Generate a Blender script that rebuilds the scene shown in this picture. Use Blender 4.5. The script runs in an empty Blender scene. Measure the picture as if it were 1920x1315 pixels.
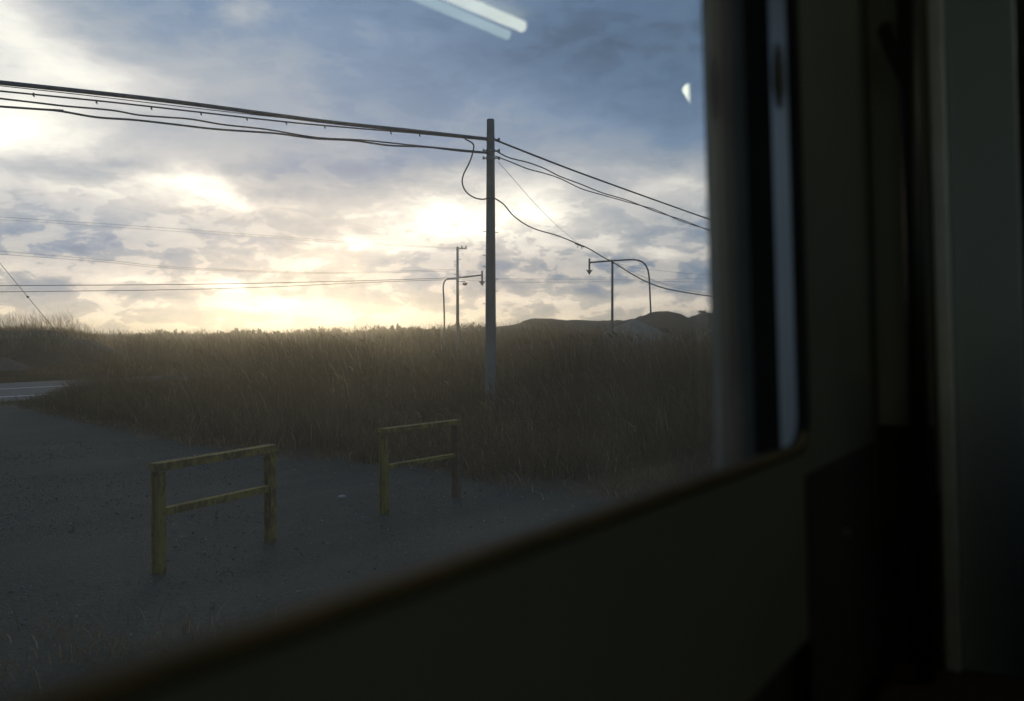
import bpy, bmesh, math, random
import numpy as np
from mathutils import Vector, Matrix

random.seed(7)
RNG = np.random.default_rng(11)
S = bpy.context.scene
COL = S.collection
PI = math.pi

# ------------------------------------------------------------------ camera
F = 1707.0                      # focal length in photo pixels (1920 wide)
EYE = 2.4                       # eye height above the ground
PITCH = math.atan((657.5 - 625.0) / F)
cam_d = bpy.data.cameras.new('camera')
cam_d.sensor_width = 36.0
cam_d.lens = F / 1920 * 36.0
cam_d.clip_start = 0.02
cam_d.clip_end = 4000
cam_d.dof.use_dof = True
cam_d.dof.focus_distance = 22.0
cam_d.dof.aperture_fstop = 2.2
cam = bpy.data.objects.new('camera', cam_d)
COL.objects.link(cam)
cam.location = (0, 0, EYE)
cam.rotation_euler = (PI / 2 - PITCH, 0, 0)
S.camera = cam

S.view_settings.view_transform = 'Standard'
S.view_settings.look = 'None'
S.view_settings.exposure = 0.0
S.view_settings.gamma = 1.0
S.cycles.use_denoising = True
S.cycles.max_bounces = 8
S.cycles.transparent_max_bounces = 16
S.cycles.volume_bounces = 0
S.cycles.sample_clamp_indirect = 4.0
S.cycles.caustics_reflective = False


def ray(px, py):
    """direction (x, 1, z) through a photo pixel, world axes"""
    a = (px - 960) / F
    b = (657.5 - py) / F
    c, s = math.cos(PITCH), math.sin(PITCH)
    y = c + b * s
    z = -s + b * c
    return a / y, z / y


def at(px, py, D):
    a, b = ray(px, py)
    return Vector((a * D, D, EYE + b * D))


# ------------------------------------------------------------------ light
SUN_AZ = math.radians(-12.5)
SUN_EL = math.radians(4.0)
sd = bpy.data.lights.new('sun', 'SUN')
sd.energy = 0.6
sd.angle = math.radians(11)
sd.color = (1.0, 0.82, 0.57)
sun = bpy.data.objects.new('sun', sd)
COL.objects.link(sun)
sdir = Vector((math.sin(SUN_AZ) * math.cos(SUN_EL), math.cos(SUN_AZ) * math.cos(SUN_EL), math.sin(SUN_EL)))
sun.rotation_euler = sdir.to_track_quat('Z', 'Y').to_euler()
sun.location = (0, 0, 30)

# ------------------------------------------------------------------ sky
W = bpy.data.worlds.new('World')
S.world = W
W.use_nodes = True
nt = W.node_tree
for n in list(nt.nodes):
    nt.nodes.remove(n)


class NB:
    """small node-tree builder"""
    def __init__(s, nt):
        s.nt = nt

    def new(s, typ, **kw):
        n = s.nt.nodes.new(typ)
        for k, v in kw.items():
            setattr(n, k, v)
        return n

    def put(s, sock, v):
        if isinstance(v, bpy.types.NodeSocket):
            s.nt.links.new(v, sock)
        else:
            sock.default_value = v

    def m(s, op, a, b=0.0, c=0.0, clamp=False):
        n = s.new('ShaderNodeMath', operation=op, use_clamp=clamp)
        s.put(n.inputs[0], a); s.put(n.inputs[1], b); s.put(n.inputs[2], c)
        return n.outputs[0]

    def v(s, op, a, b=(0, 0, 0), c=(0, 0, 0), out=0):
        n = s.new('ShaderNodeVectorMath', operation=op)
        s.put(n.inputs[0], a)
        if op == 'SCALE':
            s.put(n.inputs['Scale'], b)
        else:
            s.put(n.inputs[1], b); s.put(n.inputs[2], c)
        return n.outputs[out]

    def noise(s, vec, scale, detail=5, rough=.5, dist=0.0, out='Fac', lac=2.0):
        n = s.new('ShaderNodeTexNoise')
        s.put(n.inputs['Vector'], vec)
        n.inputs['Scale'].default_value = scale
        n.inputs['Detail'].default_value = detail
        n.inputs['Roughness'].default_value = rough
        n.inputs['Distortion'].default_value = dist
        n.inputs['Lacunarity'].default_value = lac
        return n.outputs[out]

    def ramp(s, fac, stops, interp='LINEAR'):
        n = s.new('ShaderNodeValToRGB')
        n.color_ramp.interpolation = interp
        els = n.color_ramp.elements
        while len(els) < len(stops):
            els.new(0.5)
        for e, (p, c) in zip(els, stops):
            e.position = p
            e.color = (c, c, c, 1) if isinstance(c, (int, float)) else (*c, 1)
        s.put(n.inputs[0], fac)
        return n.outputs[0]

    def mix(s, fac, a, b, blend='MIX'):
        n = s.new('ShaderNodeMix', data_type='RGBA', blend_type=blend)
        s.put(n.inputs[0], fac)
        for sock, v in ((n.inputs[6], a), (n.inputs[7], b)):
            if isinstance(v, tuple) and len(v) == 3:
                v = (*v, 1)
            s.put(sock, v)
        return n.outputs[2]


B = NB(nt)
tc = B.new('ShaderNodeTexCoord').outputs['Generated']
d = B.v('NORMALIZE', tc)
sep = B.new('ShaderNodeSeparateXYZ'); B.put(sep.inputs[0], d)
az = B.m('MULTIPLY', B.m('ARCTAN2', sep.outputs[0], sep.outputs[1]), 1000.0)     # milliradians
el = B.m('MULTIPLY', B.m('ARCSINE', sep.outputs[2]), 1000.0)
# wispy displacement of the cloud map
st = B.v('MULTIPLY', d, (1.0, 1.0, 2.6))
wc = B.noise(st, 5.0, 8, .6, .2, out='Color')
wc2 = B.noise(st, 22.0, 6, .6, .0, out='Color')
wv = B.v('SCALE', B.v('SUBTRACT', wc, (.5, .5, .5)), 190.0)
wv2 = B.v('SCALE', B.v('SUBTRACT', wc2, (.5, .5, .5)), 36.0)
wv = B.v('MULTIPLY', B.v('ADD', wv, wv2), (1.0, .5, 0))
cmb = B.new('ShaderNodeCombineXYZ'); B.put(cmb.inputs[0], az); B.put(cmb.inputs[1], el)
elw = B.m('MULTIPLY_ADD', el, .006, .25, clamp=True)
P = B.v('ADD', cmb.outputs[0], B.v('SCALE', wv, elw))


def azel(px, py):
    a, b = ray(px, py)
    r = math.sqrt(1 + a * a)
    return 1000 * math.atan(a), 1000 * math.atan2(b, r)


# bright gaps and dark banks: photo px, py, half-widths, amount
BL = [(-20, 10, 100, 80, .44), (30, 110, 110, 60, .22), (20, 245, 140, 40, .52), (190, 150, 110, 34, .34), (-200, 200, 160, 160, .3),
      (452, 14, 34, 20, .20), (330, 90, 260, 80, .14), (480, 120, 140, 60, .05), (1080, 90, 300, 120, -.19), (1200, 230, 260, 60, -.05), (230, 320, 260, 30, -.04), (1290, 230, 130, 60, -.05), (640, 200, 160, 50, -.05),
      (345, 352, 62, 42, .55), (160, 352, 110, 20, .28), (40, 370, 80, 30, -.12), (440, 396, 100, 9, .28), (620, 330, 190, 46, -.20), (820, 300, 170, 44, -.10), (150, 300, 170, 20, -.14),
      (60, 458, 150, 30, -.24), (330, 448, 220, 26, -.10), (560, 425, 120, 24, .02), (930, 420, 180, 40, .40), (830, 400, 90, 40, .3), (1010, 370, 120, 50, .25),
      (1290, 340, 90, 26, .30), (1240, 410, 90, 34, -.16), (1240, 500, 160, 26, -.18), (690, 476, 80, 16, .40), (620, 500, 60, 14, .2), (800, 520, 120, 16, -.10),
      (980, 495, 140, 18, -.16), (450, 530, 62, 10, .34), (480, 562, 70, 14, .28), (220, 520, 70, 8, .22), (90, 525, 80, 16, -.14), (240, 560, 120, 10, .12),
      (330, 548, 60, 9, -.12), (545, 540, 60, 16, -.18), (1060, 556, 200, 10, .16), (1190, 462, 40, 10, .14), (1250, 460, 26, 10, .16), (480, 598, 420, 12, .10),
      (1150, 545, 150, 12, -.16), (60, 590, 180, 14, .05), (760, 555, 130, 12, -.10)]
base = B.ramp(B.m('MULTIPLY', el, 1 / 800.0), [
    (0.0, .72), (.02, .70), (.05, .64), (.10, .60), (.16, .58), (.23, .51), (.29, .38), (.37, .25), (.46, .25), (.75, .16), (1.0, .13)])
tot = B.m('MULTIPLY', base, 1.0)
for (px, py, sx, sy, am) in BL:
    a0, e0 = azel(px, py)
    ia, ie = 1000 / F, 1000 / F
    sx, sy = sx * ia * 1.15, sy * ie * 1.15
    q = B.v('MULTIPLY_ADD', P, (1 / sx, 1 / sy, 0), (-a0 / sx, -e0 / sy, 0))
    r2 = B.v('DOT_PRODUCT', q, q, out=1)
    tot = B.m('MULTIPLY_ADD', B.m('EXPONENT', B.m('MULTIPLY', r2, -1.0)), am, tot)
# soft broad variation + crisp cumulus rags low down
n1 = B.noise(B.v('ADD', st, (3.1, 0, 0)), 3.4, 7, .54, .3)
n2 = B.noise(B.v('MULTIPLY', d, (1, 1, 2.3)), 19.0, 9, .60, .25)
n2 = B.ramp(n2, [(.38, 0.0), (.485, .35), (.52, .80), (.66, 1.0)])
low = B.ramp(B.m('MULTIPLY', el, 1 / 200.0), [(0.0, .4), (.08, .9), (.30, 1.0), (.50, .72), (.75, .30), (1.0, .10)])
tot = B.m('MULTIPLY_ADD', B.m('SUBTRACT', n1, .5), .42, tot)
tot = B.m('MULTIPLY_ADD', B.m('MULTIPLY', B.m('SUBTRACT', n2, .5), low), .50, tot)
# away from the sunset the cloud deck is dull and dark
cosaz = B.m('COSINE', B.m('MULTIPLY', B.m('ADD', az, 60.0), .001))
away = B.ramp(cosaz, [(.0, .18), (.45, .55), (.75, 1.0)])
tot = B.m('MULTIPLY', tot, away)
ccol = B.ramp(B.m('MULTIPLY', tot, 1 / 1.25), [
    (0.0, (.055, .10, .165)), (.10, (.115, .20, .335)), (.22, (.195, .30, .46)), (.34, (.365, .43, .52)), (.48, (.55, .58, .62)),
    (.60, (.72, .715, .72)), (.72, (.96, .94, .885)), (.84, (1.20, 1.15, 1.03)), (1.0, (1.6, 1.55, 1.45))])
warm = B.ramp(B.m('MULTIPLY', el, 1 / 200.0), [(0.0, (1.14, .95, .70)), (.15, (1.07, .965, .86)), (.5, (1.0, .985, .96)), (1.0, (1.0, 1.0, 1.0))])
ccol = B.mix(1.0, ccol, warm, 'MULTIPLY')
sky = B.new('ShaderNodeTexSky', sky_type='NISHITA', sun_disc=False)
sky.sun_elevation = SUN_EL
sky.sun_rotation = SUN_AZ
sky.air_density = 1.4
sky.dust_density = 3.0
cc = B.v('SCALE', ccol, 10.8)
allc = B.v('ADD', B.v('SCALE', cc, 1.0), B.v('SCALE', sky.outputs[0], .04))
bg = B.new('ShaderNodeBackground')
B.put(bg.inputs[0], allc)
bg.inputs[1].default_value = 0.1
wo = B.new('ShaderNodeOutputWorld')
nt.links.new(bg.outputs[0], wo.inputs[0])
W.cycles.sampling_method = 'MANUAL'
W.cycles.sample_map_resolution = 1024


# ------------------------------------------------------------------ materials
def mat(name, col, rough=.7, metal=0.0, var=.25, scale=8.0, bump=0.0, bscale=40.0, col2=None, spec=.5, coord='Object', stretch=(1, 1, 1)):
    m = bpy.data.materials.new(name)
    m.use_nodes = True
    t = m.node_tree
    b = NB(t)
    p = t.nodes['Principled BSDF']
    co = b.new('ShaderNodeTexCoord').outputs[coord]
    co = b.v('MULTIPLY', co, stretch)
    n = b.noise(co, scale, 6, .6)
    c2 = col2 if col2 else tuple(c * (1 - var) for c in col)
    c1 = col if col2 else tuple(min(1, c * (1 + var)) for c in col)
    b.put(p.inputs['Base Color'], b.mix(b.ramp(n, [(.35, 0.0), (.65, 1.0)]), c1, c2))
    p.inputs['Roughness'].default_value = rough
    p.inputs['Metallic'].default_value = metal
    p.inputs['Specular IOR Level'].default_value = spec
    if bump:
        bn = b.new('ShaderNodeBump')
        bn.inputs['Strength'].default_value = bump
        bn.inputs['Distance'].default_value = .02
        b.put(bn.inputs['Height'], b.noise(co, bscale, 5, .6))
        t.links.new(bn.outputs[0], p.inputs['Normal'])
    return m


M = {}
M['interior'] = mat('interior_enamel', (.125, .13, .105), .55, var=.08, scale=3, spec=.3)
M['interior_dark'] = mat('near_black_brown', (.022, .016, .013), .8, var=.2)  # near-black brown; stands in for shade on the gap sheet and pillar foot
M['bulkhead'] = mat('bulkhead_laminate', (.44, .51, .55), .4, var=.10, scale=2.2, stretch=(1, 1, .3))
M['aluminium'] = mat('brushed_aluminium', (.50, .51, .51), .45, 1.0, var=.10, scale=5, stretch=(1, 1, .4))
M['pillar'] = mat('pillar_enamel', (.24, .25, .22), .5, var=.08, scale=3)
M['trim'] = mat('pale_trim', (.80, .84, .86), .3, .0, var=.1, scale=9)
M['outer_frame'] = mat('outer_frame_paint', (.33, .31, .22), .75, .0, var=.2, scale=9)
M['aluminium_dull'] = mat('dull_aluminium', (.36, .37, .34), .55, .8, var=.15, scale=9)
M['frame_dark'] = mat('dark_frame', (.085, .070, .048), .85, var=.15, scale=9, spec=.15)
M['rubber'] = mat('black_rubber', (.02, .018, .015), .8, var=.2, spec=.1)
M['sill'] = mat('worn_brass_sill', (.14, .10, .035), .8, .0, var=.25, scale=14)
M['moquette'] = mat('brown_moquette', (.075, .045, .03), .95, var=.3, scale=60)
M['floor_lino'] = mat('floor_lino', (.08, .07, .055), .6, var=.2)
M['black'] = mat('black_paint', (.010, .009, .009), .5, var=.2)
M['ceiling'] = mat('ceiling_paint', (.38, .38, .34), .6, var=.05)
M['concrete'] = mat('pole_concrete', (.20, .205, .19), .85, var=.18, scale=3, bump=.3, stretch=(1, 1, .25))
M['steel'] = mat('galvanised_steel', (.24, .25, .26), .5, .6, var=.2, scale=6)
M['cable'] = mat('cable_black', (.12, .135, .14), .6, var=.2)
M['asphalt'] = mat('asphalt', (.030, .035, .038), .75, var=.25, scale=1.5, bump=.2)
M['road_paint'] = mat('road_paint', (.75, .76, .76), .6, var=.15, scale=3)
M['sand'] = mat('sand_pile', (.085, .072, .048), .95, var=.2, scale=1.2, bump=.5, bscale=3)
M['gravel_heap'] = mat('gravel_heap', (.19, .18, .145), .95, var=.22, scale=.5, bump=.6, bscale=2)
M['hill'] = mat('hill_scrub', (.040, .034, .024), .95, var=.4, scale=.08, bump=.8, bscale=.6)
M['stone'] = mat('pale_stone', (.42, .40, .37), .9, var=.2, scale=20, bump=.4)
M['arrow_sign'] = mat('arrow_sign_paint', (.30, .26, .25), .5, var=.15, scale=4)


def ground_mat():
    m = bpy.data.materials.new('ground_soil')
    m.use_nodes = True
    b = NB(m.node_tree)
    p = m.node_tree.nodes['Principled BSDF']
    co = b.new('ShaderNodeTexCoord').outputs['Object']
    n = b.noise(co, .35, 8, .65)
    c = b.mix(b.ramp(n, [(.3, 0.0), (.7, 1.0)]), (.030, .024, .015), (.075, .062, .036))
    b.put(p.inputs['Base Color'], c)
    p.inputs['Roughness'].default_value = .95
    bn = b.new('ShaderNodeBump'); bn.inputs['Strength'].default_value = .9; bn.inputs['Distance'].default_value = .15
    b.put(bn.inputs['Height'], b.noise(co, 2.5, 6, .65))
    m.node_tree.links.new(bn.outputs[0], p.inputs['Normal'])
    return m


def gravel_mat():
    m = bpy.data.materials.new('gravel_surface')
    m.use_nodes = True
    b = NB(m.node_tree)
    p = m.node_tree.nodes['Principled BSDF']
    co = b.new('ShaderNodeTexCoord').outputs['Object']
    big = b.noise(co, .45, 7, .6, .4)
    vor = b.new('ShaderNodeTexVoronoi'); vor.inputs['Scale'].default_value = 34.0
    vor.inputs['Randomness'].default_value = 1.0
    b.put(vor.inputs['Vector'], co)
    vor2 = b.new('ShaderNodeTexVoronoi'); vor2.inputs['Scale'].default_value = 13.0
    b.put(vor2.inputs['Vector'], co)
    s1 = b.new('ShaderNodeSeparateColor'); b.put(s1.inputs[0], vor.outputs['Color'])
    s2 = b.new('ShaderNodeSeparateColor'); b.put(s2.inputs[0], vor2.outputs['Color'])
    c = b.mix(b.ramp(big, [(.32, 0.0), (.68, 1.0)]), (.018, .028, .019), (.033, .040, .023))
    dn = b.v('DOT_PRODUCT', co, (-.8428, .5382, 0), out=1)
    dt = b.v('DOT_PRODUCT', co, (.5382, .8428, 0), out=1)
    cx = b.new('ShaderNodeCombineXYZ'); b.put(cx.inputs[0], dn); b.put(cx.inputs[1], b.m('MULTIPLY', dt, .12))
    c = b.mix(1.0, c, b.ramp(b.noise(cx.outputs[0], 1.1, 6, .6, .3), [(.32, .62), (.5, 1.0), (.68, 1.45)]), 'MULTIPLY')
    c = b.mix(b.ramp(s1.outputs[0], [(.0, .25), (.80, .0), (.97, .35)]), c, (.08, .095, .095))
    b.put(p.inputs['Base Color'], c)
    p.inputs['Roughness'].default_value = .88
    p.inputs['Specular IOR Level'].default_value = .3
    bn = b.new('ShaderNodeBump'); bn.inputs['Strength'].default_value = 1.0; bn.inputs['Distance'].default_value = .02
    h = b.m('ADD', b.m('MULTIPLY', vor.outputs['Distance'], -1.0), b.m('MULTIPLY', b.noise(co, 6, 7, .7), 1.6))
    b.put(bn.inputs['Height'], h)
    m.node_tree.links.new(bn.outputs[0], p.inputs['Normal'])
    return m


def blade_mat(name, dark, mid, pale, trans=.5):
    """dry blades: colour drawn per blade from the 'rnd' attribute"""
    m = bpy.data.materials.new(name)
    m.use_nodes = True
    t = m.node_tree
    b = NB(t)
    for n in list(t.nodes):
        t.nodes.remove(n)
    a = b.new('ShaderNodeAttribute', attribute_name='rnd')
    c = b.ramp(a.outputs['Fac'], [(0.0, dark), (.55, mid), (.90, mid), (1.0, pale)])
    pos = b.new('ShaderNodeNewGeometry').outputs['Position']
    patch = b.ramp(b.noise(pos, .35, 6, .65), [(.3, .45), (.7, 1.45)])
    c = b.mix(1.0, c, patch, 'MULTIPLY')
    df = b.new('ShaderNodeBsdfDiffuse'); b.put(df.inputs[0], c)
    tr = b.new('ShaderNodeBsdfTranslucent'); b.put(tr.inputs[0], c)
    mx = b.new('ShaderNodeMixShader'); mx.inputs[0].default_value = trans
    t.links.new(df.outputs[0], mx.inputs[1]); t.links.new(tr.outputs[0], mx.inputs[2])
    o = b.new('ShaderNodeOutputMaterial')
    t.links.new(mx.outputs[0], o.inputs[0])
    return m


def glass_mat():
    m = bpy.data.materials.new('dusty_window_glass')
    m.use_nodes = True
    t = m.node_tree
    b = NB(t)
    for n in list(t.nodes):
        t.nodes.remove(n)
    tp = b.new('ShaderNodeBsdfTransparent'); tp.inputs[0].default_value = (.93, .95, .95, 1)
    gl = b.new('ShaderNodeBsdfGlossy'); gl.inputs['Roughness'].default_value = 0.0
    gl.inputs[0].default_value = (1, 1, 1, 1)
    fr = b.new('ShaderNodeFresnel'); fr.inputs[0].default_value = 1.55
    mx = b.new('ShaderNodeMixShader')
    b.put(mx.inputs[0], b.m('MULTIPLY', fr.outputs[0], 1.25, clamp=True))
    t.links.new(tp.outputs[0], mx.inputs[1]); t.links.new(gl.outputs[0], mx.inputs[2])
    # film of dust scattering a little daylight forward
    co = b.new('ShaderNodeTexCoord').outputs['Object']
    dust = b.ramp(b.noise(co, 3.0, 8, .65, .5), [(.3, .034), (.7, .064)])
    tl = b.new('ShaderNodeBsdfTranslucent'); tl.inputs[0].default_value = (1, .93, .78, 1)
    m2 = b.new('ShaderNodeMixShader')
    b.put(m2.inputs[0], dust)
    t.links.new(mx.outputs[0], m2.inputs[1]); t.links.new(tl.outputs[0], m2.inputs[2])
    o = b.new('ShaderNodeOutputMaterial')
    t.links.new(m2.outputs[0], o.inputs[0])
    return m


def rust_yellow():
    m = bpy.data.materials.new('chipped_yellow_paint')
    m.use_nodes = True
    t = m.node_tree
    b = NB(t)
    p = t.nodes['Principled BSDF']
    co = b.new('ShaderNodeTexCoord').outputs['Object']
    n = b.noise(b.v('MULTIPLY', co, (1, 1, .35)), 16, 8, .7, .4)
    n2 = b.noise(co, 2.2, 4, .6)
    f = b.ramp(b.m('MULTIPLY_ADD', n2, .55, b.m('MULTIPLY', n, .6)), [(.555, 0.0), (.63, .85)])
    c = b.mix(b.noise(co, 5, 5, .6), (.33, .245, .036), (.25, .185, .03))
    c = b.mix(f, c, (.12, .075, .028))
    b.put(p.inputs['Base Color'], c)
    p.inputs['Roughness'].default_value = .85
    p.inputs['Specular IOR Level'].default_value = .2
    return m


def emit(name, col, st):
    m = bpy.data.materials.new(name)
    m.use_nodes = True
    t = m.node_tree
    for n in list(t.nodes):
        t.nodes.remove(n)
    b = NB(t)
    e = b.new('ShaderNodeEmission'); e.inputs[0].default_value = (*col, 1); e.inputs[1].default_value = st
    o = b.new('ShaderNodeOutputMaterial'); t.links.new(e.outputs[0], o.inputs[0])
    return m


M['ground'] = ground_mat()
M['gravel'] = gravel_mat()
M['reed'] = blade_mat('dry_reed', (.045, .028, .013), (.135, .098, .048), (.55, .44, .26))
M['straw'] = blade_mat('backlit_straw', (.10, .06, .03), (.42, .28, .13), (.70, .54, .30), .75)
M['verge'] = blade_mat('verge_grass', (.040, .042, .018), (.075, .072, .030), (.22, .19, .09))
M['shrub'] = blade_mat('shrub_leaf', (.030, .030, .014), (.055, .050, .024), (.10, .09, .04), .4)
M['glass'] = glass_mat()
M['yellow'] = rust_yellow()
M['rust_faded'] = mat('veil_faded_rust', (.085, .055, .025), .85, var=.35, scale=12, bump=.3)  # darker rust brown, the fading through the window veil put into the colour
M['lamp'] = emit('lit_tube', (.97, 1.0, .72), 4.2)
M['lamp2'] = emit('lit_tube_dim', (.80, 1.0, .80), 2.0)


# ------------------------------------------------------------------ mesh helpers
class MB:
    def __init__(s):
        s.v = []
        s.f = []

    def add(s, vs, fs):
        o = len(s.v)
        s.v += [tuple(v) for v in vs]
        s.f += [tuple(i + o for i in f) for f in fs]
        return s

    def box(s, x0, y0, z0, x1, y1, z1, X=None):
        vs = [Vector((x, y, z)) for z in (z0, z1) for y in (y0, y1) for x in (x0, x1)]
        if X:
            vs = [X(v) for v in vs]
        return s.add(vs, [(0, 2, 3, 1), (4, 5, 7, 6), (0, 1, 5, 4), (2, 6, 7, 3), (0, 4, 6, 2), (1, 3, 7, 5)])

    def tube(s, pts, r, n=10, caps=True):
        pts = [Vector(p) for p in pts]
        rs = r if isinstance(r, (list, tuple)) else [r] * len(pts)
        rings = []
        up = None
        for i, p in enumerate(pts):
            tn = (pts[min(i + 1, len(pts) - 1)] - pts[max(i - 1, 0)]).normalized()
            if up is None:
                ref = Vector((0, 0, 1)) if abs(tn.z) < .9 else Vector((1, 0, 0))
                up = (ref - tn * ref.dot(tn)).normalized()
            else:
                up = (up - tn * up.dot(tn)).normalized()
            sd_ = tn.cross(up)
            rings.append([p + (up * math.cos(2 * PI * k / n) + sd_ * math.sin(2 * PI * k / n)) * rs[i] for k in range(n)])
        vs = [v for rg in rings for v in rg]
        fs = []
        for i in range(len(pts) - 1):
            for k in range(n):
                a, b_ = i * n + k, i * n + (k + 1) % n
                fs.append((a, b_, b_ + n, a + n))
        if caps:
            fs.append(tuple(reversed(range(n))))
            fs.append(tuple(range((len(pts) - 1) * n, len(pts) * n)))
        return s.add(vs, fs)

    def build(s, name, m, parent=None, smooth=False, loc=None, bevel=0.0):
        me = bpy.data.meshes.new(name)
        vs = s.v
        if loc is not None:
            L = Vector(loc)
            vs = [tuple(Vector(v) - L) for v in vs]
        me.from_pydata(vs, [], s.f)
        me.validate()
        if bevel:
            bm = bmesh.new(); bm.from_mesh(me)
            bmesh.ops.recalc_face_normals(bm, faces=bm.faces)
            es = [e for e in bm.edges if len(e.link_faces) == 2 and e.calc_face_angle(0) > .6]
            bmesh.ops.bevel(bm, geom=es, offset=bevel, segments=2, affect='EDGES', profile=.6)
            bm.to_mesh(me); bm.free()
        me.materials.append(m)
        if smooth:
            for p in me.polygons:
                p.use_smooth = True
        o = bpy.data.objects.new(name, me)
        COL.objects.link(o)
        if parent:
            o.parent = parent
        if loc is not None:
            o.location = loc
        return o


def tag(o, label=None, cat=None, group=None, kind=None):
    for k, v in (('label', label), ('category', cat), ('group', group), ('kind', kind)):
        if v:
            o[k] = v
    return o


def thing(name, loc, label, cat, group=None, rz=0.0):
    o = bpy.data.objects.new(name, None)
    COL.objects.link(o)
    o.location = loc
    o.rotation_euler = (0, 0, rz)
    o.empty_display_size = .2
    return tag(o, label, cat, group)


def smooth_pts(pts, n=8):
    """Catmull-Rom through control points"""
    P_ = [Vector(p) for p in pts]
    P_ = [P_[0] * 2 - P_[1]] + P_ + [P_[-1] * 2 - P_[-2]]
    out = []
    for i in range(1, len(P_) - 2):
        p0, p1, p2, p3 = P_[i - 1:i + 3]
        for k in range(n):
            t = k / n
            out.append(.5 * ((2 * p1) + (p2 - p0) * t + (2 * p0 - 5 * p1 + 4 * p2 - p3) * t * t + (3 * p1 - p0 - 3 * p2 + p3) * t ** 3))
    out.append(P_[-2])
    return out


TD = Vector((.5382, .8428, 0))      # direction the track, road and pole line run
ND = Vector((-.8428, .5382, 0))     # away from the track


# ------------------------------------------------------------------ terrain
def sstep(a, b, x):
    t = np.clip((x - a) / (b - a), 0, 1)
    return t * t * (3 - 2 * t)


RX = [-2600, -400, 0, 120, 180, 240, 400, 600, 860, 1000, 1340, 2600]
RY = [626, 627, 628, 629, 631, 633, 631, 627, 617.5, 613.5, 613, 613]


def terrain(x, y):
    x = np.asarray(x, float); y = np.asarray(y, float)
    z = np.zeros_like(x)
    z += .05 * np.sin(x * .31 + 1) * np.sin(y * .27) * sstep(20, 40, y)
    # low mound with grass on top, far left
    n = -.8428 * x + .5382 * y
    px = 960 + F * x / np.maximum(y, 1)
    prof = np.interp(px, [-900, -200, 60, 120, 170, 215, 260], [2.7, 2.6, 2.6, 2.45, 2.0, 1.1, 0.0])
    mound = prof * sstep(58, 64, y) * (1 - sstep(74, 84, y))
    mound *= 1 + .05 * np.sin(x * 1.3) + .04 * np.sin(x * .5 + y)
    # distant bank the shrubs stand on
    ry = np.interp(px, RX, RY)
    zb = EYE + (625 - ry) / F * 190.0
    bank = np.maximum(zb, 0) * sstep(150, 190, y) * (1 - .3 * sstep(300, 600, y))
    rise = np.interp(px, [180, 420, 900, 1050], [0, .45, 1.1, 1.5]) * sstep(48, 100, y)
    return z + np.maximum(np.maximum(mound, bank), rise)


def grid_mesh(name, xs, ys, zf, m, kind='structure'):
    X_, Y_ = np.meshgrid(xs, ys)
    Z_ = zf(X_, Y_)
    nx, ny = len(xs), len(ys)
    co = np.stack([X_, Y_, Z_], -1).reshape(-1, 3)
    i = np.arange(ny - 1)[:, None] * nx + np.arange(nx - 1)[None, :]
    q = np.stack([i, i + 1, i + 1 + nx, i + nx], -1).reshape(-1, 4)
    me = np_mesh(name, co, q, m)
    for p in me.polygons:
        p.use_smooth = True
    o = bpy.data.objects.new(name, me); COL.objects.link(o)
    o['kind'] = kind
    return o


def np_mesh(name, co, quads, m, rnd=None):
    me = bpy.data.meshes.new(name)
    me.vertices.add(len(co)); me.vertices.foreach_set('co', np.ascontiguousarray(co, np.float32).ravel())
    me.loops.add(quads.size); me.loops.foreach_set('vertex_index', np.ascontiguousarray(quads, np.int32).ravel())
    k = quads.shape[1]
    me.polygons.add(len(quads)); me.polygons.foreach_set('loop_start', np.arange(0, quads.size, k, dtype=np.int32))
    me.update(calc_edges=True)
    me.materials.append(m)
    if rnd is not None:
        a = me.attributes.new('rnd', 'FLOAT', 'POINT')
        a.data.foreach_set('value', np.ascontiguousarray(rnd, np.float32))
    return me


ys = np.concatenate([np.linspace(-30, 20, 20), np.linspace(21, 90, 90), np.linspace(92, 240, 90), np.linspace(250, 900, 20), [1500, 3500]])
xs = np.concatenate([[-3500, -1200], np.linspace(-400, -90, 30), np.linspace(-88, 88, 160), np.linspace(90, 400, 30), [1200, 3500]])
grid_mesh('ground', xs, ys, terrain, M['ground'])

# gravel yard: polygon on the ground, its far edge ragged where the reeds begin
edge_px = [(-420, 752), (-150, 757), (0, 764), (60, 772), (110, 778), (200, 799), (270, 815), (340, 829), (430, 842), (520, 853), (600, 863), (700, 868),
           (780, 878), (870, 895), (940, 912), (1000, 922), (1100, 930), (1210, 940), (1340, 952), (1700, 990), (2600, 1060)]


def gp(px, py, z=0.0):
    a, b = ray(px, py)
    D = (z - EYE) / b
    return Vector((a * D, D, z))


edge = [gp(*p) for p in edge_px]
EX = np.array([e.x for e in edge]); EY = np.array([e.y for e in edge])


def edge_y(x):
    return np.interp(x, EX, EY)


gx = np.linspace(-27, 20, 190)
top = edge_y(gx) + .25 * np.sin(gx * 3.1) + .2 * np.sin(gx * 7.7 + 1) + .15
rows = 60
tt = np.linspace(0, 1, rows)
XG = np.repeat(gx[None], rows, 0)
YG = -12 + (top[None] + 12) * tt[:, None]
ZG = .03 + .018 * np.sin(XG * 1.1 + YG * .4) * np.sin(YG * .9 + 2) - .034 * (tt[:, None] > .995) + .01 * np.sin(XG * .4 - YG * 1.7)
i = np.arange(rows - 1)[:, None] * len(gx) + np.arange(len(gx) - 1)[None, :]
q = np.stack([i, i + 1, i + 1 + len(gx), i + len(gx)], -1).reshape(-1, 4)
gy = bpy.data.objects.new('gravel_yard', np_mesh('gravel_yard', np.stack([XG, YG, ZG], -1).reshape(-1, 3), q, M['gravel']))
COL.objects.link(gy); gy['kind'] = 'structure'
for p in gy.data.polygons:
    p.use_smooth = True


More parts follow.
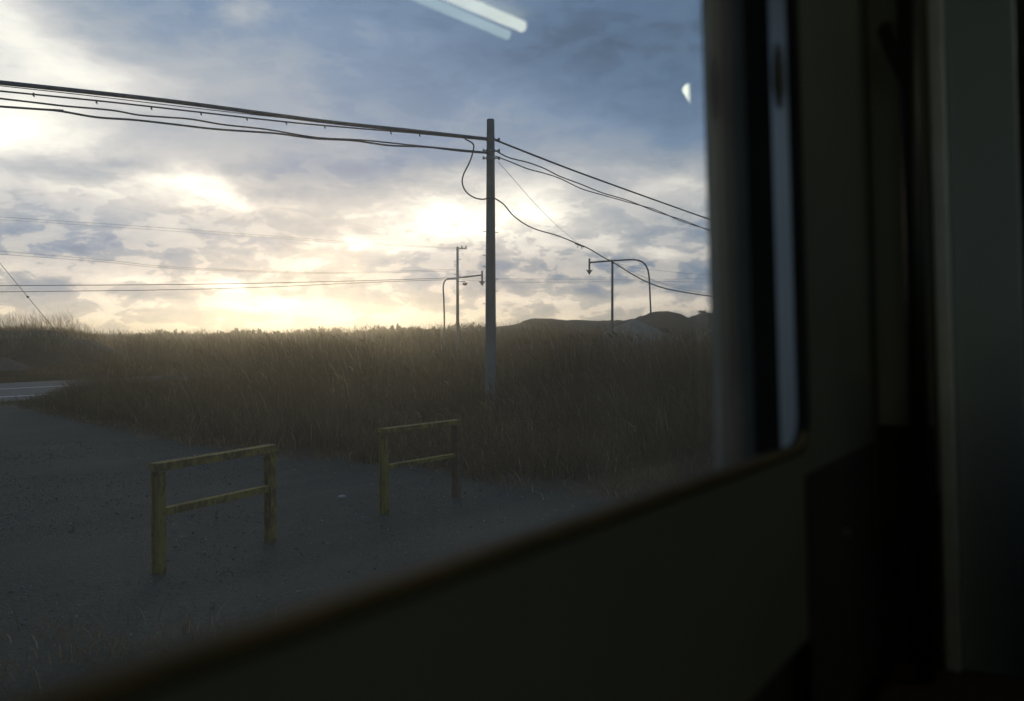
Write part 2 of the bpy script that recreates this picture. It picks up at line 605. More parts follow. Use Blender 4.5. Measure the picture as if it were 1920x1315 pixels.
def strip(name, n0, n1, s0, s1, z, m, segs=40, dash=None):
    mb = MB()
    st_ = (s1 - s0) / segs
    for k in range(segs):
        a = s0 + st_ * k
        b_ = a + st_
        if dash and (a % (dash[0] + dash[1])) > dash[0]:
            continue
        mb.add([TD * a + ND * n0 + Vector((0, 0, z)), TD * b_ + ND * n0 + Vector((0, 0, z)), TD * b_ + ND * n1 + Vector((0, 0, z)), TD * a + ND * n1 + Vector((0, 0, z))], [(0, 1, 2, 3)])
    o = mb.build(name, m)
    o['kind'] = 'structure'
    return o


strip('road', 31.0, 42.6, -60, 160, .09, M['asphalt'])
strip('road_edge_line', 33.1, 33.3, -60, 160, .096, M['road_paint'])
strip('road_centre_line', 37.9, 38.1, -60, 160, .096, M['road_paint'])


# ------------------------------------------------------------------ vegetation
def blades(bx, by, bz, h, lean, w, rnd, segs=3, curl=None, head=None):
    """vectorised ribbon blades. lean: (n,2) horizontal offset of the tip as a share of height"""
    n = len(bx)
    t = np.linspace(0, 1, segs + 1)
    ang = RNG.uniform(0, PI, n)
    wx, wy = np.cos(ang), np.sin(ang)
    curl = np.ones(n) * .25 if curl is None else curl
    P0 = np.stack([bx, by, bz], -1)[:, None, :]
    off = (t[None, :] ** 1.8)
    cx = P0[..., 0] + lean[:, 0:1] * h[:, None] * off
    cy = P0[..., 1] + lean[:, 1:2] * h[:, None] * off
    cz = P0[..., 2] + h[:, None] * (t[None, :] - curl[:, None] * t[None, :] ** 3)
    prof = np.where(t < .999, 1 - .75 * t ** 2, .1) if head is None else head
    ww = w[:, None] * prof[None, :]
    L = np.stack([cx - wx[:, None] * ww, cy - wy[:, None] * ww, cz], -1)
    R = np.stack([cx + wx[:, None] * ww, cy + wy[:, None] * ww, cz], -1)
    co = np.stack([L, R], 2).reshape(-1, 3)
    b0 = (np.arange(n) * (segs + 1) * 2)[:, None] + (np.arange(segs) * 2)[None, :]
    q_ = np.stack([b0, b0 + 1, b0 + 3, b0 + 2], -1).reshape(-1, 4)
    r = np.repeat(rnd, (segs + 1) * 2)
    return co, q_, r


class Veg:
    def __init__(s):
        s.c = []; s.q = []; s.r = []; s.o = 0

    def add(s, co, q_, r):
        s.c.append(co); s.q.append(q_ + s.o); s.r.append(r); s.o += len(co)

    def build(s, name, m, label, cat):
        me = np_mesh(name, np.concatenate(s.c), np.concatenate(s.q), m, np.concatenate(s.r))
        o = bpy.data.objects.new(name, me); COL.objects.link(o)
        return tag(o, label, cat, kind='stuff')


def in_view(x, y, x0=-260, x1=1420):
    px = 960 + F * x / y
    return (px > x0) & (px < x1)


def scatter(n, y0, y1, x0=-260, x1=1420, power=1.0):
    """random ground points filling the view wedge between two depths, even in area"""
    a0, a1 = (x0 - 960) / F, (x1 - 960) / F
    y = np.sqrt(RNG.uniform(y0 ** 2, y1 ** 2, n))
    x = y * RNG.uniform(a0, a1, n)
    return x, y


def reed_mask(x, y):
    """where the tall reeds grow"""
    n = -.8428 * x + .5382 * y
    px = 960 + F * x / y
    rag = .9 * np.sin(x * 1.3 + 1) + .7 * np.sin(x * 2.9) + .6 * np.sin(x * 6.1 + 2)
    ok = y > edge_y(x) + .35 + rag * .5 * sstep(-12, -6, x)
    ok &= ~((n > 30.6) & (n < 43.4))
    # left of the yard only low verge grows beside the road
    ok &= ~((px < 150 + 30 * np.sin(y * .8)) & (y < 48))
    ok &= ~((px < 205 + (y - 60) * 1.2) & (y < 60) & (y >= 42))
    ok &= ~((px < 250) & (y >= 58) & (y < 86))
    return ok


HW = [(RNG.uniform(.25, 2.6), RNG.uniform(0, 2 * PI), RNG.uniform(0, 6.28)) for _ in range(14)]


def height_field(x, y):
    g = np.zeros_like(x)
    for f_, an, ph in HW:
        g += np.sin(f_ * (x * math.cos(an) + y * math.sin(an)) + ph) / (1 + .5 * f_)
    return (.86 + .19 * g).clip(.42, 1.35)
    return .82 + .35 * np.sin(x * .35 + y * .11) * np.sin(y * .23 + x * .13) * .5 + .1 * np.sin(x * 1.7 + y * .6)


V = Veg()
wind = np.array([-.07, -.03])
for (y0, y1, n, wm, nl, hh) in ((12.5, 22, 15000, 1.0, 3, 1.35), (22, 34, 17000, 1.25, 3, 1.5), (34, 60, 24000, 1.7, 2, 1.6), (60, 110, 26000, 3.0, 2, 1.5), (110, 190, 22000, 5.5, 1, 1.3)):
    x, y = scatter(n, y0, y1)
    k = reed_mask(x, y)
    x, y = x[k], y[k]
    m_ = len(x)
    z = terrain(x, y)
    dist_in = np.clip((y - edge_y(x)) / 2.5, 0, 1)
    h = hh * height_field(x, y) * (.45 + .55 * dist_in) * RNG.uniform(.65, 1.15, m_)
    rn = RNG.uniform(0, 1, m_)
    lean = wind + RNG.normal(0, .13, (m_, 2))
    # stem with a feathery drooping head
    hd = np.array([.30, .25, .22, .9, .25])
    co, q_, r = blades(x, y, z, h * 1.15, lean * 1.3, .0075 * wm * np.ones(m_), np.clip(rn * .6 + .35, 0, 1), segs=4, curl=np.full(m_, .08), head=hd)
    V.add(co, q_, r)
    for l in range(nl):
        sc = RNG.uniform(.55, 1.0, m_)
        lean2 = wind + RNG.normal(0, .34, (m_, 2))
        co, q_, r = blades(x + RNG.normal(0, .06, m_), y + RNG.normal(0, .06, m_), z, h * sc, lean2, .0065 * wm * RNG.uniform(.6, 1.3, m_),
                           RNG.uniform(0, 1, m_) ** 1.5, segs=3, curl=RNG.uniform(.05, .5, m_))
        V.add(co, q_, r)
# fallen straw along the edge of the yard
m_ = 2600
x = RNG.uniform(-14, 4, m_)
y = edge_y(x) + RNG.normal(.1, .35, m_)
lean = RNG.normal(0, 1.6, (m_, 2))
co, q_, r = blades(x, y, np.full(m_, .03), RNG.uniform(.08, .35, m_), lean, .005 * np.ones(m_), RNG.uniform(.3, 1, m_), segs=3, curl=RNG.uniform(.3, .9, m_))
V.add(co, q_, r)
# feathery seed heads leaning with the wind
for (y0, y1, n) in ((14, 26, 700), (26, 50, 1200), (50, 95, 1200)):
    x, y = scatter(n, y0, y1)
    k = reed_mask(x, y) & (y > edge_y(x) + 1.0)
    x, y = x[k], y[k]; m_ = len(x)
    h = 1.45 * height_field(x, y) * RNG.uniform(.85, 1.25, m_)
    ws = 1 + (y0 / 40)
    for l in range(3):
        co, q_, r = blades(x + RNG.normal(0, .012, m_), y, terrain(x, y) + h, np.full(m_, .24), np.stack([RNG.normal(-1.0, .35, m_), RNG.normal(0, .3, m_)], -1), .011 * ws * np.ones(m_),
                           RNG.uniform(.70, .94, m_), segs=3, curl=RNG.uniform(.2, .7, m_), head=np.array([.5, 1.0, .7, .1]))
        V.add(co, q_, r)
# low brown reeds along the far verge below the mound
x, y = scatter(9000, 50, 58.5, 50, 330)
k = RNG.uniform(0, 1, len(x)) < .4 + .6 * np.sin(x * 1.3) ** 2
x, y = x[k], y[k]; m_ = len(x)
co, q_, r = blades(x, y, terrain(x, y), RNG.uniform(.3, .95, m_) * (.6 + .4 * np.sin(x * .9)), np.array([-.2, 0]) + RNG.normal(0, .25, (m_, 2)), .012 * np.ones(m_), RNG.uniform(.1, .96, m_), segs=3)
V.add(co, q_, r)
V.build('reeds', M['reed'], 'dense field of tall dry brown reeds and pampas stalks behind the gravel yard', 'reeds')

# short rough grass: verge beside the road, tufts beside the track
V = Veg()
x, y = scatter(60000, 40, 64, -260, 330)
n_ = -.8428 * x + .5382 * y
k = (n_ > 42.8) & (y < 62)
x, y = x[k], y[k]; m_ = len(x)
co, q_, r = blades(x, y, terrain(x, y), RNG.uniform(.10, .38, m_), RNG.normal(0, .5, (m_, 2)), .012 * np.ones(m_), RNG.uniform(0, .95, m_), segs=2)
V.add(co, q_, r)
x, y = scatter(46000, 24, 40, -260, 330)
n_ = -.8428 * x + .5382 * y
k = (n_ < 31.2) & (y > edge_y(x) + .1) & (RNG.uniform(0, 1, len(x)) < sstep(20, 150, 960 + F * x / y) + .12)
x, y = x[k], y[k]; m_ = len(x)
hp = sstep(30, 170, 960 + F * x / y) * 1.2
co, q_, r = blades(x, y, terrain(x, y), RNG.uniform(.15, .40, m_) + hp * RNG.uniform(0, .7, m_), RNG.normal(0, .4, (m_, 2)), .008 * np.ones(m_), RNG.uniform(0, 1, m_), segs=3)
V.add(co, q_, r)
V.build('verge_grass', M['verge'], 'low green brown grass on both verges of the road', 'grass')

V = Veg()
x, y = scatter(9000, 4.2, 7.8, -60, 900)
px = 960 + F * x / y
py = 625 + F * EYE / y
dens = np.clip((py - 1120) / 260, 0, 1) * np.clip(1.1 - px / 620, 0, 1) + np.exp(-((px - 300) / 260) ** 2) * sstep(1160, 1230, py) * .6
cl = .5 + .5 * np.sin(x * 5 + 1) * np.sin(y * 6.3)
k = RNG.uniform(0, 1, len(x)) < dens * cl
x, y = x[k], y[k]; m_ = len(x)
co, q_, r = blades(x, y, np.full(m_, .02), RNG.uniform(.05, .26, m_), RNG.normal(0, .6, (m_, 2)), .0035 * np.ones(m_), RNG.uniform(.1, .98, m_), segs=3, curl=RNG.uniform(.1, .6, m_))
V.add(co, q_, r)
V.build('trackside_weeds', M['reed'], 'thin dry weeds along the track edge of the gravel yard', 'weeds')

# bristling dry stalks on the mound
V = Veg()
x, y = scatter(2300, 60, 74, -260, 250)
z = terrain(x, y)
k = z > 1.2
x, y, z = x[k], y[k], z[k]; m_ = len(x)
pxs = 960 + F * x / y
tall = .45 + .5 * np.exp(-((pxs - 60) / 90) ** 2) + .35 * np.exp(-((pxs - 130) / 40) ** 2)
h = RNG.uniform(.25, 1.0, m_) ** 1.6 * 1.9 * tall + .3
xs_, ys_ = scatter(7000, 60, 72, -260, 235)
zs_ = terrain(xs_, ys_)
kk = zs_ > 1.9
xs_, ys_, zs_ = xs_[kk], ys_[kk], zs_[kk]
co, q_, r = blades(xs_, ys_, zs_, RNG.uniform(.15, .62, len(xs_)), np.array([-.35, 0]) + RNG.normal(0, .3, (len(xs_), 2)), .009 * np.ones(len(xs_)), RNG.uniform(.3, 1, len(xs_)), segs=3)
V.add(co, q_, r)
k = RNG.uniform(0, 1, m_) < .65
x, y, z, h = x[k], y[k], z[k], h[k]; m_ = len(x)
for l in range(2):
    co, q_, r = blades(x, y, z, h * RNG.uniform(.6, 1, m_), np.array([-.18, 0]) + RNG.normal(0, .25, (m_, 2)), .010 * np.ones(m_), RNG.uniform(0, 1, m_), segs=4, curl=RNG.uniform(0, .25, m_),
                       head=np.array([.6, .45, .5, 1.0, .3]))
    V.add(co, q_, r)
V.build('mound_grass', M['straw'], 'backlit dry stalks bristling on top of the dark mound', 'grass')

# far belt of shrubs on the bank: small leaf faces, hundreds of bushes merging into one line
V = Veg()
bx_ = []
for i_ in range(560):
    px = RNG.uniform(225, 960)
    D = RNG.uniform(176, 200)
    ex = np.interp(px, [225, 860, 960], [1, 1, .25])
    hgt = RNG.uniform(.35, 1.1) * ex * (1.1 + .5 * math.sin(px * .045) + .35 * math.sin(px * .17 + 1))
    a = (px - 960) / F
    X0, Y0 = a * D, D
    Z0 = float(terrain([X0], [Y0])[0]) - .15
    nl = 120
    th = RNG.uniform(0, 2 * PI, nl); rr = np.sqrt(RNG.uniform(0, 1, nl)); hz = RNG.uniform(0, 1, nl) ** .8
    wid = RNG.uniform(.5, 1.5) * (1 - .92 * hz ** RNG.uniform(.7, 1.6)) * .6
    bx_.append(np.stack([X0 + np.cos(th) * rr * wid, Y0 + np.sin(th) * rr * wid, Z0 + hz * hgt], -1))
pt = np.concatenate(bx_)
m_ = len(pt)
co, q_, r = blades(pt[:, 0], pt[:, 1], pt[:, 2], RNG.uniform(.10, .26, m_), RNG.normal(0, .7, (m_, 2)), .06 * np.ones(m_), RNG.uniform(0, 1, m_), segs=1)
V.add(co, q_, r)
V.build('shrub_belt', M['shrub'], 'far belt of ragged dark shrubs along the horizon', 'shrubs')

# loose stones on the yard
ico = bmesh.new(); bmesh.ops.create_icosphere(ico, subdivisions=1, radius=1.0)
IV = np.array([v.co for v in ico.verts]); IF = np.array([[v.index for v in f.verts] for f in ico.faces]); ico.free()
ns = 16000
x, y = scatter(ns, 4.8, 20, -60, 1300)
k = y < edge_y(x) - .1
x, y = x[k], y[k]; ns = len(x)
sz = RNG.uniform(.004, .011, ns) * (1 + 1.2 * (RNG.uniform(0, 1, ns) > .97))
vv = IV[None] * (1 + .3 * RNG.normal(0, 1, (ns, len(IV), 1)).clip(-1, 1)) * sz[:, None, None] * np.array([1.2, 1, .7])
vv = vv + np.stack([x, y, .035 + sz * .3], -1)[:, None]
fi = (IF[None] + (np.arange(ns) * len(IV))[:, None, None]).reshape(-1, 3)
rn = np.repeat(RNG.uniform(0, 1, ns), len(IV))
M['pebble'] = blade_mat('pebbles', (.09, .10, .10), (.12, .135, .135), (.38, .39, .39), 0.0)
me = np_mesh('loose_stones', vv.reshape(-1, 3), fi, M['pebble'], rn)
o = bpy.data.objects.new('loose_stones', me); COL.objects.link(o)
tag(o, 'loose grey chippings strewn over the gravel yard', 'gravel', kind='stuff')


# ------------------------------------------------------------------ hills and heaps
RNG_R = np.random.default_rng(5)


def ridge(name, prof, D, depth, m, label=None, cat=None, kind='structure', wob=.06, zb=-.5):
    """a ridge whose crest follows photo points (px, py) at distance D; full body of the given depth"""
    pxs_ = np.linspace(prof[0][0], prof[-1][0], 180)
    pys = np.interp(pxs_, [p[0] for p in prof], [p[1] for p in prof])
    ks = 21
    pr = np.sin(np.linspace(0, PI, ks)) ** .8
    co = []
    for j in range(ks):
        Dj = D + depth * (j / (ks - 1) - .5)
        for px_, py_ in zip(pxs_, pys - np.abs(RNG_R.normal(0, .45, len(pxs_)))):
            a, b = ray(px_, py_)
            X0 = a * D * (1 + .0)
            zt = EYE + b * D
            zz = zb + (zt - zb) * pr[j] * (1 + wob * math.sin(px_ * .13 + j * .7) * math.sin(j * 1.1) * (pr[j] < .97))
            co.append((X0, Dj, zz))
    co = np.array(co)
    nx = len(pxs_)
    i_ = np.arange(ks - 1)[:, None] * nx + np.arange(nx - 1)[None, :]
    q_ = np.stack([i_, i_ + 1, i_ + 1 + nx, i_ + nx], -1).reshape(-1, 4)
    me = np_mesh(name, co, q_, m)
    for p in me.polygons:
        p.use_smooth = True
    o = bpy.data.objects.new(name, me); COL.objects.link(o)
    if kind:
        o['kind'] = kind
    if label:
        tag(o, label, cat)
    return o


ridge('hill', [(850, 616), (930, 613.5), (968, 609), (985, 601), (1000, 597.5), (1030, 598), (1060, 601), (1090, 600.5), (1120, 602), (1150, 601), (1200, 602), (1260, 604), (1340, 606), (1700, 606)], 165, 34, M['hill'])
ridge('hill_behind', [(1120, 612), (1145, 605), (1168, 603), (1178, 599.5), (1190, 598), (1200, 593.5), (1208, 592.5), (1218, 587), (1232, 584.5), (1252, 584), (1268, 587.5), (1282, 593.5), (1291, 596.5), (1300, 593), (1312, 588.5), (1325, 586.5), (1345, 588), (1500, 592), (1600, 606)], 145, 20, M['hill'])


def heap(name, px, py_top, D, rad, m, label, cat, group=None):
    base = at(px, 625, D); base.z = float(terrain([base.x], [base.y])[0]) - .05
    h = at(px, py_top, D).z - base.z
    mb = MB()
    nr, na = 18, 48
    vs = [(0, 0, h)]
    for i_ in range(1, nr + 1):
        t = i_ / nr
        for k in range(na):
            an = 2 * PI * k / na
            rr = rad * t * (1 + .06 * math.sin(3 * an + 1) + .03 * math.sin(9 * an))
            zz = h * (1 - t) ** 1.05 * (1 + .05 * math.sin(7 * an + i_)) if t > .12 else h * (1 - .7 * t)
            vs.append((rr * math.cos(an), rr * math.sin(an), max(zz, 0) if t < 1 else -.05))
    fs = [(0, 1 + k, 1 + (k + 1) % na) for k in range(na)]
    for i_ in range(nr - 1):
        for k in range(na):
            a = 1 + i_ * na + k; b_ = 1 + i_ * na + (k + 1) % na
            fs.append((a, a + na, b_ + na, b_))
    mb.add(vs, fs)
    o = mb.build(name, m, smooth=True)
    o.location = base
    return tag(o, label, cat, group)


heap('gravel_heap', 1188, 598.5, 112, 6.0, M['gravel_heap'], 'pale cone of gravel standing in front of the dark round hill', 'gravel heap', 'gravel heaps')
heap('gravel_heap', 1352, 606, 112, 3.8, M['gravel_heap'], 'pale gravel heap partly hidden by the window frame', 'gravel heap', 'gravel heaps')
heap('sand_heap', 6, 670, 56.5, 2.3, M['sand'], 'small tan sand heap on the verge below the mound', 'sand heap')

p0 = at(1318, 588, 145)
mb = MB()
for k in range(260):
    c = p0 + Vector((random.gauss(0, .35), random.gauss(0, .35), random.uniform(-.4, .45)))
    a = Vector((random.uniform(-1, 1), random.uniform(-1, 1), random.uniform(-1, 1))) * .13
    b_ = Vector((random.uniform(-1, 1), random.uniform(-1, 1), random.uniform(-1, 1))) * .13
    mb.add([c - a, c + b_, c + a, c - b_], [(0, 1, 2, 3)])
tag(mb.build('bush', M['hill']), 'lone dark bush on the crest of the far hill', 'bush')
mb = MB(); mb.tube([at(1323, 590, 145), at(1323, 577, 145)], .04, 6)
tag(mb.build('mast', M['steel']), 'thin mast on the far hill beside the bush', 'mast')

# the pale stone lying in the yard
sp = gp(641, 939)
bm = bmesh.new(); bmesh.ops.create_icosphere(bm, subdivisions=3, radius=.045)
for v in bm.verts:
    v.co *= 1 + .14 * math.sin(v.co.x * 70 + 1) * math.sin(v.co.y * 55) + .08 * math.sin(v.co.z * 90)
    v.co.z *= .7; v.co.x *= 1.25
me = bpy.data.meshes.new('stone'); bm.to_mesh(me); bm.free(); me.materials.append(M['stone'])
o = bpy.data.objects.new('stone', me); COL.objects.link(o); o.location = (sp.x, sp.y, .05)
tag(o, 'single pale stone on the gravel between the two yellow barriers', 'stone')


# ------------------------------------------------------------------ yellow barriers
def barrier(A, Bp, h, label, w=.044, rt=.078, dull=False):
    A = Vector(A); Bp = Vector(Bp)
    dv = Bp - A; L = dv.length
    rz = math.atan2(dv.y, dv.x)
    t = thing('barrier', (A.x, A.y, .03), label, 'barrier', 'yellow barriers in the gravel yard', rz)
    for x0 in (0, L):
        mb = MB()        # H-section post: two flanges and a web
        mb.box(x0 - w, -.055, -.10, x0 + w, -.043, h - .09)
        mb.box(x0 - w, .043, -.10, x0 + w, .055, h - .09)
        mb.box(x0 - .006, -.043, -.10, x0 + .006, .043, h - .09)
        po = mb.build('post', M['rust_faded'] if dull and x0 else M['yellow'], t, bevel=.002)
        if dull and x0:
            po['label'] = 'rust brown post, its fading behind the window veil put into the colour'
    mb = MB()
    mb.box(-w - .012, -.062, h - rt, L + w + .012, .062, h)
    mb.build('top_rail', M['yellow'], t, bevel=.006)
    mb = MB()
    mb.box(w, -.040, h * .52, L - w, .040, h * .52 + rt * .95)
    mb.build('lower_rail', M['yellow'], t, bevel=.005)
    return t


barrier(gp(298, 1083), gp(507, 1020), 1.10, 'rusty yellow steel barrier nearest the window, on open gravel')
barrier(gp(720, 967), gp(855, 936), 1.12, 'dimmer yellow steel barrier standing farther back against the reeds', .036, .056, True)


# ------------------------------------------------------------------ poles and lines
PB = gp(920, 782)
PB = Vector((at(920, 625, 26).x, 26, 0))
up = thing('utility_pole', PB, 'thick concrete utility pole rising from the reeds, nearest and tallest', 'utility pole')
Htop = at(921, 224, 26).z
mb = MB(); mb.tube([(0, 0, -.3), (0, 0, 2), (0, 0, 5), (0, 0, Htop - .02), (0, 0, Htop)], [.165, .155, .135, .108, .098], 28)
mb.build('shaft', M['concrete'], up, smooth=False)


def zpix(py, D=26):
    return at(920, py, D).z


for py in (262, 283, 297):
    mb = MB(); mb.tube([(0, 0, zpix(py) - .035), (0, 0, zpix(py) + .035)], .135, 24)
    mb.build('band', M['steel'], up)
    mb = MB()
    mb.tube([(.13, -.02, zpix(py)), (.27, -.03, zpix(py) - .01)], .018, 8)
    mb.tube([(.24, -.03, zpix(py) - .05), (.24, -.03, zpix(py) + .04)], .03, 10)
    mb.build('bracket', M['steel'], up)
    if py != 262:
        mb = MB()
        mb.tube([(-.13, -.02, zpix(py)), (-.22, -.03, zpix(py))], .018, 8)
        mb.tube([(-.20, -.03, zpix(py) - .04), (-.20, -.03, zpix(py) + .04)], .028, 10)
        mb.build('bracket', M['steel'], up)
for py, sg in ((434, -1), (436, 1), (479, -1), (500, -1), (525, 1), (570, -1), (546, 1)):
    z = zpix(py)
    mb = MB(); mb.tube([(sg * .12, 0, z), (sg * .21, 0, z), (sg * .21, 0, z + .03)], .010, 6)
    mb.build('step_bolt', M['steel'], up)


def plane_pts(pix, P0, dirv):
    out = []
    for px, py in pix:
        a, b = ray(px, py)
        # P0.x + dx s = a (P0.y + dy s)
        s = (a * P0.y - P0.x) / (dirv.x - a * dirv.y)
        D = P0.y + dirv.y * s
        out.append(Vector((a * D, D, EYE + b * D)))
    return out


LD = (Vector((at(0, 155, 19).x, 19, 0)) - PB).normalized()


def cable(name, pix, dirv, r, label, cat='cable', P0=PB, extend=None, smooth=True, grp=None, hangers=None):
    p = plane_pts(pix, P0, dirv)
    if extend:
        dl = (p[0] - p[1]).normalized() if extend < 0 else (p[-1] - p[-2]).normalized()
        e = (p[0] if extend < 0 else p[-1]) + dl * abs(extend)
        p = [e] + p if extend < 0 else p + [e]
    if smooth:
        p = smooth_pts(p, 8)
    mb = MB(); mb.tube(p, r, 8)
    o = mb.build(name, M['cable'], smooth=True)
    tag(o, label, cat, grp)
    return o, p


G1 = 'cables strung to the near utility pole'
cable('overhead_cable', [(0, 155), (150, 171), (335, 192), (600, 227), (768, 245), (914, 261)], LD, .050, 'thickest topmost cable left of the near pole', P0=PB, extend=-12, grp=G1)
cable('overhead_cable', [(0, 161), (170, 180), (400, 207), (640, 233), (760, 246)], LD, .010, 'thin steel wire just beneath the thick topmost cable', P0=PB, extend=-12, grp=G1)
o, p = cable('overhead_cable', [(0, 171), (181, 189), (290, 201), (377, 211), (537, 229), (670, 241), (768, 249), (914, 263)], LD, .019, 'second cable from the top with small hanger clips, left of the near pole', P0=PB, extend=-12, grp=G1)
for px, py in ((63, 176), (181, 189.5), (284, 201), (377, 211), (463, 221), (537, 229), (609, 236), (733, 247.5), (787, 252)):
    c = plane_pts([(px, py + 2)], PB, LD)[0]
    mb = MB(); mb.tube([(0, 0, .04), (0, 0, -.03)], .020, 8); mb.tube([(0, 0, -.02), (.02, 0, -.05)], .009, 6)
    h_ = mb.build('hanger_clip', M['cable'], o); h_.location = c


def twist(p, amp, per, ph):
    out = []
    acc = 0
    for i_, q_ in enumerate(p):
        if i_:
            acc += (q_ - p[i_ - 1]).length
        out.append(q_ + Vector((0, 0, amp * math.sin(acc / per * 2 * PI + ph))))
    return out


cable('overhead_cable', [(0, 185), (60, 192), (120, 199), (209, 207), (260, 216), (310, 220), (360, 224), (419, 234), (500, 243), (593, 258), (680, 263), (768, 272), (850, 280), (914, 286)], LD, .020, 'third cable down, wavy, left of the near pole', P0=PB, extend=-12, grp=G1)
cable('overhead_cable', [(0, 200), (100, 207), (180, 220), (250, 225), (314, 232), (400, 242), (470, 247), (523, 251), (590, 260), (663, 264), (730, 273), (800, 276), (860, 283), (914, 287.5)], LD, .024, 'lowest cable of the bundle left of the near pole', P0=PB, extend=-12, grp=G1)
cable('overhead_cable', [(929, 263), (1000, 291), (1070, 318), (1130, 340), (1230, 376), (1335, 413), (1420, 440)], TD, .030, 'thickest topmost cable right of the near pole, sloping down to the window frame', P0=PB, extend=12, grp=G1)
cable('overhead_cable', [(929, 283), (955, 296), (990, 305), (1020, 316), (1050, 331), (1090, 346), (1130, 362), (1180, 377), (1230, 397), (1280, 413), (1335, 434), (1420, 462)], TD, .019, 'upper of two loosely twisted cables right of the near pole', P0=PB, extend=12, grp=G1)
cable('overhead_cable', [(929, 293), (960, 305), (990, 317), (1020, 325), (1050, 335), (1090, 354), (1130, 366), (1180, 380), (1230, 394), (1280, 416), (1335, 433), (1420, 464)], TD, .017, 'lower of two loosely twisted cables right of the near pole', P0=PB, extend=12, grp=G1)

# slack loop and the low cable
lp = [at(872, 261, 25.2), at(886, 269, 25.4), at(888, 280, 25.5), at(881, 303, 25.6), at(869, 328, 25.6), at(867, 345, 25.6), at(875, 361, 25.6), at(890, 371, 25.7), at(905, 374, 25.8), at(915, 372, 25.83), at(926, 372, 25.83)]
P1148 = Vector((at(1148, 600, 68).x, 68, 0))
cdir = (P1148 - PB).normalized()
p2 = plane_pts([(934, 376), (946, 385), (962, 404), (985, 421), (1010, 432), (1045, 442), (1080, 456), (1105, 467), (1130, 482), (1147, 491)], PB, cdir)
# beyond the small pole it follows the road
p3 = plane_pts([(1165, 502), (1190, 517), (1220, 532), (1260, 544), (1335, 556), (1400, 562)], P1148, TD)
dp = smooth_pts(lp + p2 + p3, 8)
mb = MB(); mb.tube(dp, [.021 + .030 * max(0, min(1, (q_.y - 35) / 45)) for q_ in dp], 8)
tag(mb.build('drop_cable', M['cable'], smooth=True), 'slack cable looping off the near pole and running down past the small pole', 'cable')
mb = MB(); mb.tube(smooth_pts(plane_pts([(934, 304), (960, 333), (1003, 382), (1045, 424), (1085, 457)], PB, cdir), 4), .007, 6)
tag(mb.build('stay_wire', M['cable'], smooth=True), 'hair-thin wire slanting from the near pole down to the slack cable', 'wire')
mb = MB(); mb.tube(smooth_pts(plane_pts([(1150, 491), (1190, 512), (1260, 538), (1335, 552), (1400, 558)], P1148, TD), 4), .012, 6)
tag(mb.build('stay_wire', M['cable'], smooth=True), 'thin wire just above the slack cable right of the small pole', 'wire')
c = plane_pts([(1087, 460)], PB, cdir)[0]
mb = MB(); mb.tube([c + Vector((-.25, 0, .09)), c + Vector((.25, 0, -.10))], .035, 8); mb.tube([c + Vector((-.1, 0, -.02)), c + Vector((-.1, 0, -.14))], .018, 6); mb.tube([c + Vector((.1, 0, -.08)), c + Vector((.1, 0, -.2))], .018, 6)
tag(mb.build('cable_clamp', M['steel']), 'small clamp joining the thin wire to the slack cable', 'clamp')


def small_pole(px, py, D, r0, r1, label, arm=None, lampbox=False, pins=False):
    bs = Vector((at(px, 600, D).x, D, 0)); bs.z = float(terrain([bs.x], [D])[0])
    t = thing('utility_pole', bs, label, 'utility pole')
    h = at(px, py, D).z - bs.z
    k = D / F
    mb = MB(); mb.tube([(0, 0, -.2), (0, 0, h * .5), (0, 0, h)], [r0, (r0 + r1) / 2, r1], 14)
    mb.build('shaft', M['concrete'], t)
    if arm:
        mb = MB(); mb.box(-2 * k, -.05, h - 4 * k, 17 * k, .05, h - 2 * k)
        mb.build('crossarm', M['steel'], t)
        for xx in (8, 16):
            mb = MB(); mb.tube([(xx * k, 0, h - 2 * k), (xx * k, 0, h + .5 * k), (xx * k, 0, h + 2.2 * k)], [.04, .055, .03], 8)
            mb.build('insulator', M['steel'], t)
        for yy, sg in ((24, 1), (28, -1), (33, -1), (37, -1), (56, 1), (52, -1)):
            mb = MB(); mb.tube([(0, 0, h - yy * k), (sg * 5.5 * k, 0, h - yy * k), (sg * 5.5 * k, 0, h - (yy - 2) * k)], .03, 6)
            mb.build('insulator', M['steel'], t)
    if pins:
        for xx in (-4.5, 4.5):
            mb = MB(); mb.tube([(0, 0, h - 3 * k), (xx * k, 0, h - 3 * k), (xx * k, 0, h + .8 * k)], .035, 6)
            mb.build('insulator', M['steel'], t)
    if lampbox:
        mb = MB()
        z = h - 68 * k
        mb.add([(9 * k, -.15, z), (18.5 * k, -.15, z + 1 * k), (17 * k, -.15, z - 4.2 * k), (10.5 * k, -.15, z - 4.2 * k), (9 * k, .15, z), (18.5 * k, .15, z + 1 * k), (17 * k, .15, z - 4.2 * k), (10.5 * k, .15, z - 4.2 * k)],
               [(0, 3, 2, 1), (4, 5, 6, 7), (0, 1, 5, 4), (1, 2, 6, 5), (2, 3, 7, 6), (3, 0, 4, 7)])
        mb.tube([(0, 0, z + 3 * k), (14 * k, 0, z + 2.6 * k), (14 * k, 0, z)], .035, 6)
        mb.build('cable_box', M['steel'], t)
    return t


small_pole(858, 463, 76, .15, .10, 'slender utility pole with a short crossarm, just left of the thick pole', arm=True, lampbox=True)
small_pole(1148, 487, 68, .11, .08, 'plain slim utility pole in front of the gravel heap', pins=True)


